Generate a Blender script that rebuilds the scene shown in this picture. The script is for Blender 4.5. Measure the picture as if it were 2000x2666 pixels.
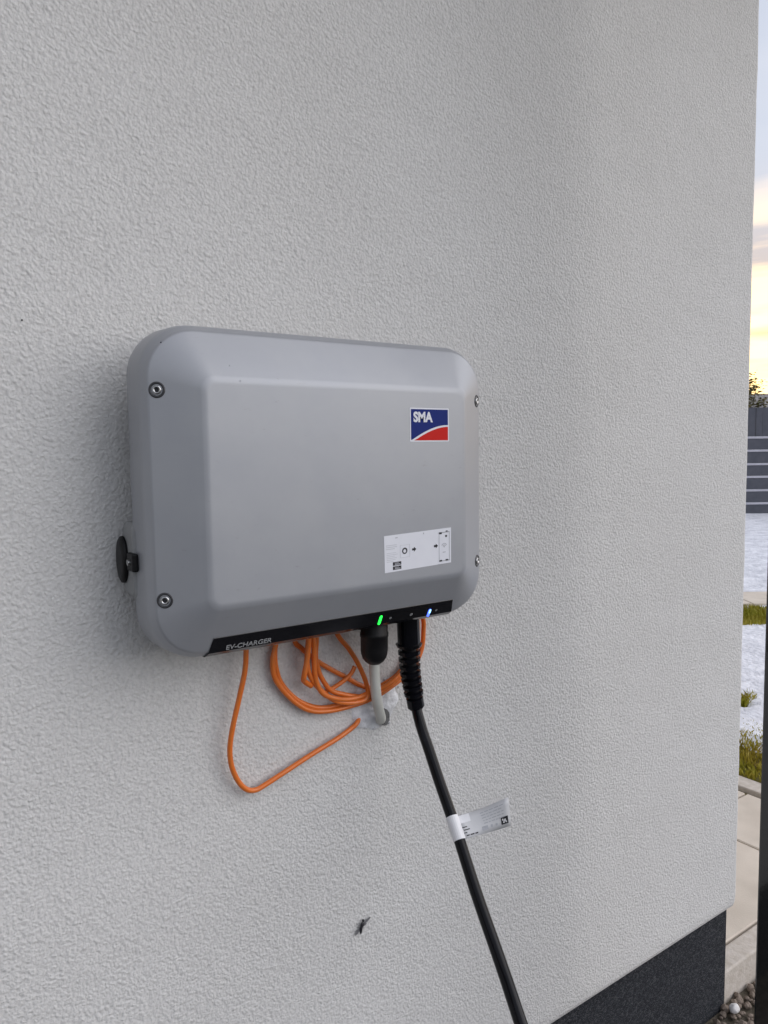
import bpy, bmesh, math, random
from mathutils import Vector, Matrix, noise

for o in list(bpy.data.objects):
    bpy.data.objects.remove(o)
S = bpy.context.scene
COL = S.collection
random.seed(4)

# ---------------------------------------------------------------- camera, sky, sun, exposure
cd = bpy.data.cameras.new('camera')
cam = bpy.data.objects.new('camera', cd); COL.objects.link(cam)
F_ = Vector((0.56798635, 0.81888213, -0.08260485)); R_ = Vector((0.82096651, -0.57081238, -0.01368306)); U_ = Vector((0.05835669, 0.06004402, 0.99648844))
cam.matrix_world = Matrix(((R_.x, U_.x, -F_.x, -0.45763), (R_.y, U_.y, -F_.y, -0.84762), (R_.z, U_.z, -F_.z, 1.28842), (0, 0, 0, 1)))
cd.sensor_fit = 'HORIZONTAL'; cd.sensor_width = 36.0; cd.lens = 36.0 * 1929.95 / 2000
cd.clip_start = 0.02; cd.clip_end = 600
S.camera = cam

SUN_EL, SUN_AZ = math.radians(26.0), math.radians(130.0)      # azimuth from +Y (the wall's inward normal) towards +X
w = bpy.data.worlds.new('World'); S.world = w; w.use_nodes = True
nt = w.node_tree; nt.nodes.clear()
def N(t, **k):
    n = nt.nodes.new(t)
    for a, b in k.items(): setattr(n, a, b)
    return n
wo = N('ShaderNodeOutputWorld'); bg = N('ShaderNodeBackground'); bg.inputs[1].default_value = 0.12
sky = N('ShaderNodeTexSky', sky_type='NISHITA', sun_disc=False, sun_elevation=SUN_EL, sun_rotation=SUN_AZ)
sky.air_density = 1.0; sky.dust_density = 2.0; sky.ozone_density = 1.5
tc = N('ShaderNodeTexCoord')
sep = N('ShaderNodeSeparateXYZ'); nt.links.new(tc.outputs['Generated'], sep.inputs[0])
# thin evening cloud cover, pale blue grey, seen from below: a layer, so it stretches towards the horizon
zz = N('ShaderNodeMath', operation='ADD'); nt.links.new(sep.outputs[2], zz.inputs[0]); zz.inputs[1].default_value = 0.12
dv = N('ShaderNodeVectorMath', operation='DIVIDE'); cx = N('ShaderNodeCombineXYZ')
for i in range(3): nt.links.new(zz.outputs[0], cx.inputs[i])
nt.links.new(tc.outputs['Generated'], dv.inputs[0]); nt.links.new(cx.outputs[0], dv.inputs[1])
cn = N('ShaderNodeTexNoise'); cn.inputs['Scale'].default_value = 1.1; cn.inputs['Detail'].default_value = 6; cn.inputs['Roughness'].default_value = .55
nt.links.new(dv.outputs[0], cn.inputs['Vector'])
cr = N('ShaderNodeMapRange'); cr.inputs[1].default_value = .35; cr.inputs[2].default_value = .66; cr.inputs[3].default_value = .72; cr.inputs[4].default_value = .97
nt.links.new(cn.outputs[0], cr.inputs[0])
# the clouds are lit by the low sun: warm and bright round it, cool grey away from it
sd = N('ShaderNodeVectorMath', operation='DOT_PRODUCT'); nt.links.new(tc.outputs['Generated'], sd.inputs[0])
sd.inputs[1].default_value = (math.sin(SUN_AZ) * math.cos(SUN_EL), math.cos(SUN_AZ) * math.cos(SUN_EL), math.sin(SUN_EL))
mx = N('ShaderNodeMath', operation='MAXIMUM'); nt.links.new(sd.outputs['Value'], mx.inputs[0]); mx.inputs[1].default_value = 0
az = N('ShaderNodeVectorMath', operation='DOT_PRODUCT'); nt.links.new(tc.outputs['Generated'], az.inputs[0]); az.inputs[1].default_value = (.86, .51, 0)
azr = N('ShaderNodeMapRange'); azr.inputs[1].default_value = .70; azr.inputs[2].default_value = .97; nt.links.new(az.outputs['Value'], azr.inputs[0])
elr = N('ShaderNodeMapRange', interpolation_type='SMOOTHSTEP'); elr.inputs[1].default_value = .34; elr.inputs[2].default_value = .10; nt.links.new(sep.outputs[2], elr.inputs[0])
pw = N('ShaderNodeMath', operation='MULTIPLY'); nt.links.new(azr.outputs[0], pw.inputs[0]); nt.links.new(elr.outputs[0], pw.inputs[1])
cc = N('ShaderNodeMix', data_type='RGBA')
nt.links.new(pw.outputs[0], cc.inputs[0])
sp4 = N('ShaderNodeMath', operation='POWER'); nt.links.new(mx.outputs[0], sp4.inputs[0]); sp4.inputs[1].default_value = 2.0
cb = N('ShaderNodeMix', data_type='RGBA'); nt.links.new(sp4.outputs[0], cb.inputs[0]); cb.inputs[6].default_value = (4.0, 4.15, 4.6, 1); cb.inputs[7].default_value = (9.2, 9.5, 10.6, 1)
nt.links.new(cb.outputs[2], cc.inputs[6])
# grey streaks of cloud lying in the glow
smp = N('ShaderNodeMapping'); smp.inputs['Scale'].default_value = (3, 3, 26); nt.links.new(tc.outputs['Generated'], smp.inputs[0])
sn_ = N('ShaderNodeTexNoise'); sn_.inputs['Scale'].default_value = 1.0; sn_.inputs['Detail'].default_value = 5; nt.links.new(smp.outputs[0], sn_.inputs['Vector'])
sr_ = N('ShaderNodeMapRange'); sr_.inputs[1].default_value = .42; sr_.inputs[2].default_value = .60; nt.links.new(sn_.outputs[0], sr_.inputs[0])
gl = N('ShaderNodeMix', data_type='RGBA'); nt.links.new(sr_.outputs[0], gl.inputs[0]); gl.inputs[6].default_value = (24, 15.5, 6.4, 1); gl.inputs[7].default_value = (6.6, 4.4, 2.7, 1)
nt.links.new(gl.outputs[2], cc.inputs[7])
ms = N('ShaderNodeMix', data_type='RGBA')
nt.links.new(cr.outputs[0], ms.inputs[0]); nt.links.new(sky.outputs[0], ms.inputs[6]); nt.links.new(cc.outputs[2], ms.inputs[7])
nt.links.new(ms.outputs[2], bg.inputs[0]); nt.links.new(bg.outputs[0], wo.inputs[0])

sl = bpy.data.lights.new('sun', 'SUN'); sl.energy = 1.15; sl.angle = math.radians(75); sl.color = (1, .96, .92)
so = bpy.data.objects.new('sun', sl); COL.objects.link(so)
so.rotation_euler = Vector((math.sin(SUN_AZ) * math.cos(SUN_EL), math.cos(SUN_AZ) * math.cos(SUN_EL), math.sin(SUN_EL))).to_track_quat('Z', 'Y').to_euler()
S.view_settings.view_transform = 'Standard'; S.view_settings.look = 'None'
S.view_settings.exposure = 0.36; S.view_settings.gamma = 1

# ---------------------------------------------------------------- materials
def mat(name, col, rough=.6, spec=.5, metal=0, bump=None, vary=None, emit=None, coat=0, trans=0, fn=None):
    m = bpy.data.materials.new(name); m.use_nodes = True
    t = m.node_tree; b = t.nodes['Principled BSDF']
    b.inputs['Base Color'].default_value = (*col, 1); b.inputs['Roughness'].default_value = rough
    b.inputs['Specular IOR Level'].default_value = spec; b.inputs['Metallic'].default_value = metal
    b.inputs['Coat Weight'].default_value = coat; b.inputs['Transmission Weight'].default_value = trans
    tcn = t.nodes.new('ShaderNodeTexCoord')
    if vary:                                   # (scale, amount, second colour)
        n = t.nodes.new('ShaderNodeTexNoise'); n.inputs['Scale'].default_value = vary[0]; n.inputs['Detail'].default_value = 5
        t.links.new(tcn.outputs['Object'], n.inputs['Vector'])
        r = t.nodes.new('ShaderNodeMapRange'); r.inputs[1].default_value = .3; r.inputs[2].default_value = .7; r.inputs[4].default_value = vary[1]
        x = t.nodes.new('ShaderNodeMix'); x.data_type = 'RGBA'
        x.inputs[6].default_value = (*col, 1); x.inputs[7].default_value = (*vary[2], 1)
        t.links.new(n.outputs[0], r.inputs[0]); t.links.new(r.outputs[0], x.inputs[0]); t.links.new(x.outputs[2], b.inputs['Base Color'])
    if bump:                                   # (scale, distance)
        n = t.nodes.new('ShaderNodeTexNoise'); n.inputs['Scale'].default_value = bump[0]; n.inputs['Detail'].default_value = 4
        t.links.new(tcn.outputs['Object'], n.inputs['Vector'])
        q = t.nodes.new('ShaderNodeBump'); q.inputs['Distance'].default_value = bump[1]
        t.links.new(n.outputs[0], q.inputs['Height']); t.links.new(q.outputs[0], b.inputs['Normal'])
    if emit:
        b.inputs['Emission Color'].default_value = (*emit[0], 1); b.inputs['Emission Strength'].default_value = emit[1]
    if fn: fn(t, b, tcn)
    return m

def stucco_fn(t, b, tcn):
    L = t.links.new
    mp = t.nodes.new('ShaderNodeMapping'); mp.inputs['Rotation'].default_value = (.62, .47, .91); mp.inputs['Scale'].default_value = (1, 1.35, 1.0); mp.inputs['Location'].default_value = (3.317, 1.771, 5.139)
    L(tcn.outputs['Object'], mp.inputs[0])
    n1 = t.nodes.new('ShaderNodeTexNoise'); n1.inputs['Scale'].default_value = 215; n1.inputs['Detail'].default_value = 3; n1.inputs['Roughness'].default_value = .55; n1.inputs['Distortion'].default_value = .3
    L(mp.outputs[0], n1.inputs['Vector'])
    v = t.nodes.new('ShaderNodeTexVoronoi'); v.feature = 'SMOOTH_F1'; v.inputs['Scale'].default_value = 275; v.inputs['Smoothness'].default_value = .6
    L(mp.outputs[0], v.inputs['Vector'])
    n2 = t.nodes.new('ShaderNodeTexNoise'); n2.inputs['Scale'].default_value = 16; n2.inputs['Detail'].default_value = 4
    L(mp.outputs[0], n2.inputs['Vector'])
    a = t.nodes.new('ShaderNodeMath'); a.operation = 'MULTIPLY_ADD'; L(v.outputs['Distance'], a.inputs[0]); a.inputs[1].default_value = -.45; L(n1.outputs[0], a.inputs[2])
    q = t.nodes.new('ShaderNodeBump'); q.inputs['Distance'].default_value = .0022; q.inputs['Strength'].default_value = .9
    L(a.outputs[0], q.inputs['Height'])
    q2 = t.nodes.new('ShaderNodeBump'); q2.inputs['Distance'].default_value = .004; q2.inputs['Strength'].default_value = .5
    L(n2.outputs[0], q2.inputs['Height']); L(q.outputs[0], q2.inputs['Normal']); L(q2.outputs[0], b.inputs['Normal'])
    # grains of slightly different tone, darker in the pits
    r = t.nodes.new('ShaderNodeMapRange'); r.inputs[1].default_value = -.15; r.inputs[2].default_value = .45
    L(a.outputs[0], r.inputs[0])
    x = t.nodes.new('ShaderNodeMix'); x.data_type = 'RGBA'; x.inputs[6].default_value = (.54, .535, .528, 1); x.inputs[7].default_value = (.68, .673, .664, 1)
    L(r.outputs[0], x.inputs[0])
    n3 = t.nodes.new('ShaderNodeTexNoise'); n3.inputs['Scale'].default_value = 3.2; n3.inputs['Detail'].default_value = 8
    L(mp.outputs[0], n3.inputs['Vector'])
    r3 = t.nodes.new('ShaderNodeMapRange'); r3.inputs[1].default_value = .3; r3.inputs[2].default_value = .7; r3.inputs[4].default_value = .35; L(n3.outputs[0], r3.inputs[0])
    y = t.nodes.new('ShaderNodeMix'); y.data_type = 'RGBA'; y.blend_type = 'MULTIPLY'; y.inputs[7].default_value = (.86, .85, .84, 1)
    L(r3.outputs[0], y.inputs[0]); L(x.outputs[2], y.inputs[6]); L(y.outputs[2], b.inputs['Base Color'])

def speck_fn(c0, c1, c2, scale, dist):
    def fn(t, b, tcn):
        L = t.links.new
        v = t.nodes.new('ShaderNodeTexVoronoi'); v.inputs['Scale'].default_value = scale; L(tcn.outputs['Object'], v.inputs['Vector'])
        r = t.nodes.new('ShaderNodeValToRGB'); e = r.color_ramp.elements
        e[0].color = (*c0, 1); e[1].color = (*c2, 1); e[0].position = .15; e[1].position = .95
        m = r.color_ramp.elements.new(.6); m.color = (*c1, 1)
        s = t.nodes.new('ShaderNodeSeparateColor'); L(v.outputs['Color'], s.inputs[0]); L(s.outputs[0], r.inputs[0]); L(r.outputs[0], b.inputs['Base Color'])
        q = t.nodes.new('ShaderNodeBump'); q.inputs['Distance'].default_value = dist; q.invert = True; L(v.outputs['Distance'], q.inputs['Height']); L(q.outputs[0], b.inputs['Normal'])
    return fn

def lid_fn(t, b, tcn):
    L = t.links.new                        # powder coat: very fine grain, faint dust, a few dirt specks near the top
    n = t.nodes.new('ShaderNodeTexNoise'); n.inputs['Scale'].default_value = 1400; L(tcn.outputs['Object'], n.inputs['Vector'])
    q = t.nodes.new('ShaderNodeBump'); q.inputs['Distance'].default_value = .00006; L(n.outputs[0], q.inputs['Height'])
    n5 = t.nodes.new('ShaderNodeTexNoise'); n5.inputs['Scale'].default_value = 26; L(tcn.outputs['Object'], n5.inputs['Vector'])
    q2 = t.nodes.new('ShaderNodeBump'); q2.inputs['Distance'].default_value = .00025; L(n5.outputs[0], q2.inputs['Height']); L(q.outputs[0], q2.inputs['Normal']); L(q2.outputs[0], b.inputs['Normal'])
    n2 = t.nodes.new('ShaderNodeTexNoise'); n2.inputs['Scale'].default_value = 9; n2.inputs['Detail'].default_value = 6; n2.inputs['Roughness'].default_value = .65; L(tcn.outputs['Object'], n2.inputs['Vector'])
    mp = t.nodes.new('ShaderNodeMapping'); mp.inputs['Scale'].default_value = (1, 1, 3); L(tcn.outputs['Object'], mp.inputs[0])
    n3 = t.nodes.new('ShaderNodeTexNoise'); n3.inputs['Scale'].default_value = 60; n3.inputs['Detail'].default_value = 8; n3.inputs['Roughness'].default_value = .7; L(mp.outputs[0], n3.inputs['Vector'])
    r = t.nodes.new('ShaderNodeMapRange'); r.inputs[1].default_value = .35; r.inputs[2].default_value = .7; L(n2.outputs[0], r.inputs[0])
    x = t.nodes.new('ShaderNodeMix'); x.data_type = 'RGBA'; x.inputs[6].default_value = (.335, .347, .378, 1); x.inputs[7].default_value = (.366, .376, .400, 1); L(r.outputs[0], x.inputs[0])
    r3 = t.nodes.new('ShaderNodeMapRange'); r3.inputs[1].default_value = .645; r3.inputs[2].default_value = .74; r3.inputs[4].default_value = .4; L(n3.outputs[0], r3.inputs[0])
    y = t.nodes.new('ShaderNodeMix'); y.data_type = 'RGBA'; y.inputs[7].default_value = (.17, .165, .155, 1); L(r3.outputs[0], y.inputs[0]); L(x.outputs[2], y.inputs[6])
    L(y.outputs[2], b.inputs['Base Color'])
    rr = t.nodes.new('ShaderNodeMapRange'); rr.inputs[3].default_value = .34; rr.inputs[4].default_value = .44; L(n2.outputs[0], rr.inputs[0]); L(rr.outputs[0], b.inputs['Roughness'])

M = {}
M['stucco'] = mat('stucco', (.62, .61, .595), .92, .25, fn=stucco_fn)
M['plinth'] = mat('plinth plaster', (.03, .033, .04), .8, .3, fn=speck_fn((.010, .012, .017), (.022, .025, .032), (.07, .072, .08), 420, .0015))
M['filler'] = mat('filler', (.80, .81, .84), .7, .4, bump=(120, .003), vary=(70, .8, (.55, .55, .57)))
M['lid'] = mat('silver powder coat', (.27, .28, .295), 0.42, .5, .28, fn=lid_fn)
M['housing'] = mat('grey housing', (.28, .285, .29), .55, .4, bump=(500, .0002), vary=(20, .6, (.24, .245, .25)))
M['black'] = mat('black plastic', (.005, .005, .006), .45, .25, bump=(300, .0003), vary=(40, .5, (.009, .008, .008)))
M['glossblack'] = mat('black gloss strip', (.006, .006, .008), .16, .5, bump=(30, .00008), vary=(12, .6, (.010, .010, .012)))
M['rubber'] = mat('black rubber', (.0035, .0035, .005), .14, .2, bump=(700, .00005), vary=(50, .6, (.006, .006, .009)))
M['steel'] = mat('steel', (.62, .62, .62), .28, .5, 1, bump=(600, .0002), vary=(300, .6, (.35, .35, .36)))
M['recess_dark'] = mat('screw recess shade', (.055, .055, .06), .4, .5, .5, bump=(600, .0002), vary=(200, .6, (.09, .09, .095)))
M['orange'] = mat('orange sheath', (.72, .165, .022), .30, .5, bump=(110, .0006), vary=(120, .8, (.68, .185, .04)))
M['whitepvc'] = mat('white conduit', (.62, .62, .58), .45, .4, bump=(90, .0003), vary=(50, .6, (.52, .52, .47)))
M['paper'] = mat('white sticker', (.74, .75, .80), .5, .4, bump=(400, .00005), vary=(60, .5, (.69, .70, .76)))
M['ink'] = mat('black ink', (.02, .02, .024), .5, .3, bump=(400, .00005), vary=(300, .5, (.04, .04, .045)))
M['greyink'] = mat('grey ink', (.42, .43, .46), .5, .3, bump=(400, .00005), vary=(300, .5, (.34, .35, .38)))
M['paleink'] = mat('pale grey ink', (.58, .59, .63), .5, .3, bump=(400, .00005), vary=(300, .5, (.54, .55, .59)))
M['blue'] = mat('blue print', (.004, .018, .17), .6, .2, bump=(400, .00005), vary=(80, .5, (.004, .015, .14)))
M['red'] = mat('red print', (.58, .008, .004), .6, .2, bump=(400, .00005), vary=(80, .5, (.54, .018, .012)))
M['legend'] = mat('grey lettering', (.36, .37, .38), .5, .3, bump=(400, .00005), vary=(300, .5, (.3, .3, .31)))
M['ledg'] = mat('green lamp', (.02, .5, .06), .3, emit=((.02, 1, .07), 1.6))
M['ledb'] = mat('blue lamp', (.05, .12, .9), .3, emit=((.07, .13, 1), 2.2))
M['ledbw'] = mat('blue lamp core', (.3, .6, .9), .3, emit=((.35, .72, 1), 1.6))
M['tag'] = mat('clear film tag', (.60, .60, .61), .35, .5, bump=(60, .0004), vary=(40, .5, (.56, .57, .60)))
M['tagwhite'] = mat('white tag wrap', (.80, .80, .82), .35, .5, bump=(60, .0004), vary=(60, .5, (.72, .72, .75)))
M['post'] = mat('black gloss paint', (.013, .016, .017), .12, .6, coat=.5, bump=(14, .0006), vary=(6, .8, (.020, .018, .017)))
M['concrete'] = mat('pale concrete', (.64, .57, .49), .85, .3, bump=(220, .0008), vary=(9, .9, (.52, .46, .39)))
M['kerb'] = mat('kerb concrete', (.58, .53, .48), .88, .3, bump=(160, .0014), vary=(50, .9, (.46, .41, .35)))
M['joint'] = mat('joint dirt', (.10, .085, .06), .95, .1, bump=(150, .003), vary=(40, .9, (.20, .17, .09)))
M['soil'] = mat('soil', (.10, .085, .065), .95, .1, bump=(60, .01), vary=(25, .9, (.16, .14, .11)))
M['gravel'] = mat('gravel stone', (.17, .135, .11), .8, .3, bump=(90, .002), vary=(14, 1, (.25, .20, .165)))
M['pebble'] = mat('white pebble', (.72, .70, .70), .6, .4, bump=(90, .002), vary=(60, .8, (.6, .58, .57)))
M['lawn'] = mat('lawn soil', (.10, .10, .03), .95, .1, bump=(40, .02), vary=(12, 1, (.16, .12, .04)))
M['grass'] = mat('grass blade', (.27, .28, .018), .6, .3, bump=(200, .0003), vary=(6, 1, (.38, .29, .04)))
M['snow'] = mat('snow', (.82, .83, .88), .7, .3, bump=(30, .018), vary=(7, 1, (.54, .55, .60)))
M['fence'] = mat('anthracite slat', (.060, .066, .085), .5, .4, bump=(40, .001), vary=(9, .9, (.085, .088, .11)))
M['rail'] = mat('galvanised rail', (.50, .50, .56), .4, .5, .3, bump=(60, .0005), vary=(14, .9, (.42, .42, .48)))
M['bark'] = mat('bark', (.09, .065, .045), .9, .2, bump=(60, .01), vary=(20, .9, (.14, .11, .08)))
M['leaf'] = mat('leaf', (.075, .085, .022), .6, .3, bump=(200, .0003), vary=(2.5, 1, (.13, .10, .03)))
M['render'] = mat('pale render', (.55, .53, .50), .9, .2, bump=(60, .002), vary=(2, .6, (.5, .48, .45)))
M['rooftile'] = mat('grey roof', (.20, .19, .19), .8, .3, bump=(10, .02), vary=(4, .8, (.28, .27, .27)))
M['glass'] = mat('window glass', (.03, .035, .04), .08, .6, bump=(5, .001), vary=(2, .6, (.05, .055, .06)))
M['added_board'] = mat('added soffit boards', (.42, .345, .26), .7, .3, bump=(20, .001), vary=(6, .8, (.34, .275, .20)))  # warm tone picked to bounce onto the top of the wall
M['asphalt'] = mat('asphalt', (.05, .052, .056), .9, .3, bump=(220, .003), vary=(30, .8, (.075, .076, .08)))
M['hole'] = mat('hole shade', (.10, .10, .10), .95, .1, bump=(300, .001), vary=(80, .8, (.2, .2, .2)))
M['wing'] = mat('insect wing', (.12, .12, .13), .5, .3, bump=(900, .0003), vary=(500, .9, (.24, .24, .25)))

# ---------------------------------------------------------------- builders
def link(name, bm, m, parent=None, smooth=False, loc=None):
    me = bpy.data.meshes.new(name)
    bmesh.ops.recalc_face_normals(bm, faces=bm.faces)
    if smooth:
        for f in bm.faces: f.smooth = True
    bm.to_mesh(me); bm.free()
    for x in (m if isinstance(m, (list, tuple)) else [m]): me.materials.append(M[x])
    o = bpy.data.objects.new(name, me); COL.objects.link(o)
    if parent: o.parent = parent
    if loc: o.location = loc
    return o
def empty(name, loc=(0, 0, 0)):
    o = bpy.data.objects.new(name, None); COL.objects.link(o); o.location = loc; o.empty_display_size = .05; return o
def tag(o, label=None, cat=None, group=None, kind=None):
    if label: o['label'] = label
    if cat: o['category'] = cat
    if group: o['group'] = group
    if kind: o['kind'] = kind
    return o
def box(bm, lo, hi, bev=0, seg=2):
    r = bmesh.ops.create_cube(bm, size=1)
    vs = r['verts']
    for v in vs:
        v.co = Vector([lo[i] if v.co[i] < 0 else hi[i] for i in range(3)])
    if bev:
        es = list({e for v in vs for e in v.link_edges})
        bmesh.ops.bevel(bm, geom=es, offset=bev, segments=seg, profile=.5, affect='EDGES')
def smooth_path(pts, n=8):
    P = [Vector(p) for p in pts]; P = [P[0] * 2 - P[1]] + P + [P[-1] * 2 - P[-2]]
    out = []
    for i in range(1, len(P) - 2):
        a, b, c, d = P[i - 1:i + 3]
        for k in range(n):
            t = k / n
            out.append(.5 * ((2 * b) + (c - a) * t + (2 * a - 5 * b + 4 * c - d) * t * t + (3 * b - a - 3 * c + d) * t ** 3))
    out.append(P[-2]); return out
def tube(bm, path, rad, seg=12, cap=True, flat=1.0):
    rad = rad if callable(rad) else (lambda t, r=rad: r)
    prev = None; rings = []
    n = len(path)
    nrm = None
    for i, p in enumerate(path):
        d = (path[min(i + 1, n - 1)] - path[max(i - 1, 0)]).normalized()
        if nrm is None:
            nrm = d.cross(Vector((0, 1, 0)));  nrm = nrm.normalized() if nrm.length > .1 else d.cross(Vector((1, 0, 0))).normalized()
        nrm = (nrm - d * nrm.dot(d)).normalized(); b = d.cross(nrm)
        r = rad(i / (n - 1))
        rings.append([bm.verts.new(p + (nrm * math.cos(a) + b * math.sin(a) * flat) * r) for a in [2 * math.pi * k / seg for k in range(seg)]])
    for A, B in zip(rings, rings[1:]):
        for k in range(seg): bm.faces.new((A[k], A[(k + 1) % seg], B[(k + 1) % seg], B[k]))
    if cap:
        bm.faces.new(rings[0][::-1]); bm.faces.new(rings[-1])
def rrect(hx, hz, r, n=10, cx=0, cz=0):
    out = []
    for sx, sz, a0 in ((1, 1, 0), (-1, 1, 90), (-1, -1, 180), (1, -1, 270)):
        for k in range(n + 1):
            a = math.radians(a0 + 90 * k / n)
            out.append((cx + sx * (hx - r) + r * math.cos(a), cz + sz * (hz - r) + r * math.sin(a)))
    return out
def loft(bm, rings, close_first=True, close_last=True):
    R = [[bm.verts.new(p) for p in r] for r in rings]; n = len(R[0])
    for A, B in zip(R, R[1:]):
        for k in range(n): bm.faces.new((A[k], A[(k + 1) % n], B[(k + 1) % n], B[k]))
    if close_first: bm.faces.new(R[0][::-1])
    if close_last: bm.faces.new(R[-1])
    return R
def ellipsoid(bm, c, r, rot=None, u=12, v=8):
    q = bmesh.ops.create_uvsphere(bm, u_segments=u, v_segments=v, radius=1)
    for x in q['verts']:
        p = Vector((x.co.x * r[0], x.co.y * r[1], x.co.z * r[2]))
        if rot: p = rot @ p
        x.co = p + Vector(c)
def text_mesh(name, s, size, m, mw, parent, bold=.0, sx=1.0, thick=.0001):
    cu = bpy.data.curves.new(name, 'FONT'); cu.body = s; cu.size = size; cu.offset = bold; cu.extrude = thick; cu.resolution_u = 4
    t = bpy.data.objects.new('font_tmp', cu); COL.objects.link(t)
    dg = bpy.context.evaluated_depsgraph_get(); me = bpy.data.meshes.new_from_object(t.evaluated_get(dg))
    bpy.data.objects.remove(t)
    me.transform(mw @ Matrix.Diagonal((sx, 1, 1, 1)))
    me.materials.clear(); me.materials.append(M[m])
    o = bpy.data.objects.new(name, me); COL.objects.link(o); o.parent = parent; me.name = name
    return o
def plate(bm, pts, y0, y1):
    """prism of an outline in (x, z), from y0 (front) to y1"""
    a = [bm.verts.new((x, y0, z)) for x, z in pts]; b = [bm.verts.new((x, y1, z)) for x, z in pts]
    bm.faces.new(a); bm.faces.new(b[::-1])
    n = len(pts)
    for k in range(n): bm.faces.new((a[k], b[k], b[(k + 1) % n], a[(k + 1) % n]))

# ---------------------------------------------------------------- ground
TZ = .095                                  # paved and lawn level; the gravel bed and drive lie at 0
bm = bmesh.new()
bmesh.ops.create_grid(bm, x_segments=2, y_segments=2, size=300)
tag(link('ground', bm, 'lawn', loc=(0, 0, -.06)), 'wide flat garden ground reaching the horizon', kind='structure')
bm = bmesh.new(); box(bm, (2.072, -1.2, -.05), (60, 40, TZ - .002))
tag(link('lawn', bm, 'lawn'), 'yellow green lawn under patches of snow', kind='structure')
bm = bmesh.new(); box(bm, (-6, -.30, -.055), (3.2, .03, .018))
tag(link('gravel_bed', bm, 'soil'), 'narrow gravel bed along the foot of the wall', kind='structure')
# loose gravel
bm = bmesh.new()
for i in range(3800):
    x, y = random.uniform(-.4, 2.1), random.uniform(-.29, .022)
    r = random.uniform(.003, .011)
    q = bmesh.ops.create_icosphere(bm, subdivisions=1, radius=r)
    s = Vector((random.uniform(.8, 1.4), random.uniform(.7, 1.1), random.uniform(.5, .9))); a = Matrix.Rotation(random.uniform(0, 6.3), 3, 'Z')
    for v in q['verts']:
        v.co = a @ Vector((v.co.x * s.x, v.co.y * s.y, v.co.z * s.z)) * random.uniform(.85, 1.15) + Vector((x, y, .022 + r * .4))
tag(link('gravel', bm, 'gravel'), 'brown grey gravel in the bed beside the kerb', kind='stuff')
bm = bmesh.new(); bmesh.ops.create_icosphere(bm, subdivisions=3, radius=1)
for v in bm.verts:
    v.co = Vector((v.co.x * .013, v.co.y * .010, v.co.z * .010)) * (1 + .15 * noise.noise(v.co * 1.5))
tag(link('pebble', bm, 'pebble', smooth=True, loc=(1.056, -.008, .040)), 'single white pebble at the foot of the dark plinth corner', 'pebble')
# drive in front: concrete sheet with a kerb line
bm = bmesh.new(); box(bm, (-6, -6, -.055), (6, -.30, -.002))
tag(link('driveway', bm, 'asphalt'), 'dark asphalt driveway in front of the wall', kind='structure')
# terrace slabs with recessed joints
pv = empty('pavement', (1.06, .078, 0)); tag(pv, 'beige slab pavement round the house corner', kind='structure')
bm = bmesh.new(); box(bm, (1.05, .080, -.05), (1.99, 9, TZ - .014)); o = link('joint_bed', bm, 'joint', pv); o.matrix_parent_inverse = pv.matrix_world.inverted()
o.location = (-1.06, -.078, 0)
J = .004
ys = [.080 + .392 * k for k in range(0, 14)]
xs = [(1.066, 1.643), (1.643, 1.965)]
for y0, y1 in zip(ys, ys[1:]):
    for x0, x1 in xs:
        bm = bmesh.new(); d = random.uniform(-.0015, .0015)
        box(bm, (x0 + J - 1.06, y0 + J - .078, .02), (x1 - J - 1.06, y1 - J - .078, TZ + d), .003, 1)
        link('paving_slab', bm, 'concrete', pv)
kb = empty('kerb', (1.0, .05, 0)); tag(kb, 'narrow concrete kerb between paving and gravel bed', kind='structure')
for x0, x1 in ((1.045, 1.99), (1.995, 2.9)):
    bm = bmesh.new(); box(bm, (x0 - 1, .026 - .05, -.1), (x1 - 1, .0775 - .05, TZ + .001), .004, 2); link('kerb_stone', bm, 'kerb', kb)
for k in range(6):
    bm = bmesh.new(); box(bm, (1.992 - 1, .082 + k * 1.0 - .05, -.1), (2.070 - 1, 1.078 + k * 1.0 - .05, TZ + .004), .004, 2); link('kerb_stone', bm, 'kerb', kb)
# garden path crossing the lawn
A = Vector((.8210, -.5708, 0)); B = Vector((.5708, .8210, 0))      # along / away
p0 = Vector((4.834, 2.032, 0))
def strip(bm, c, along0, along1, d0, d1, z0, z1, bev=0):
    r = bmesh.ops.create_cube(bm, size=1); vs = r['verts']
    for v in vs:
        v.co = c + A * (along0 if v.co.x < 0 else along1) + B * (d0 if v.co.y < 0 else d1) + Vector((0, 0, z0 if v.co.z < 0 else z1))
    if bev: bmesh.ops.bevel(bm, geom=list({e for v in vs for e in v.link_edges}), offset=bev, segments=1, affect='EDGES')
pt = empty('garden_path', p0); tag(pt, 'slab path crossing the snowy lawn', kind='structure')
for k in range(-6, 7):
    bm = bmesh.new(); strip(bm, Vector((0, 0, 0)), k * .5 + .005, k * .5 + .495, .0, .44, -.02, TZ + .035, .004); link('paving_slab', bm, 'concrete', pt)

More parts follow.
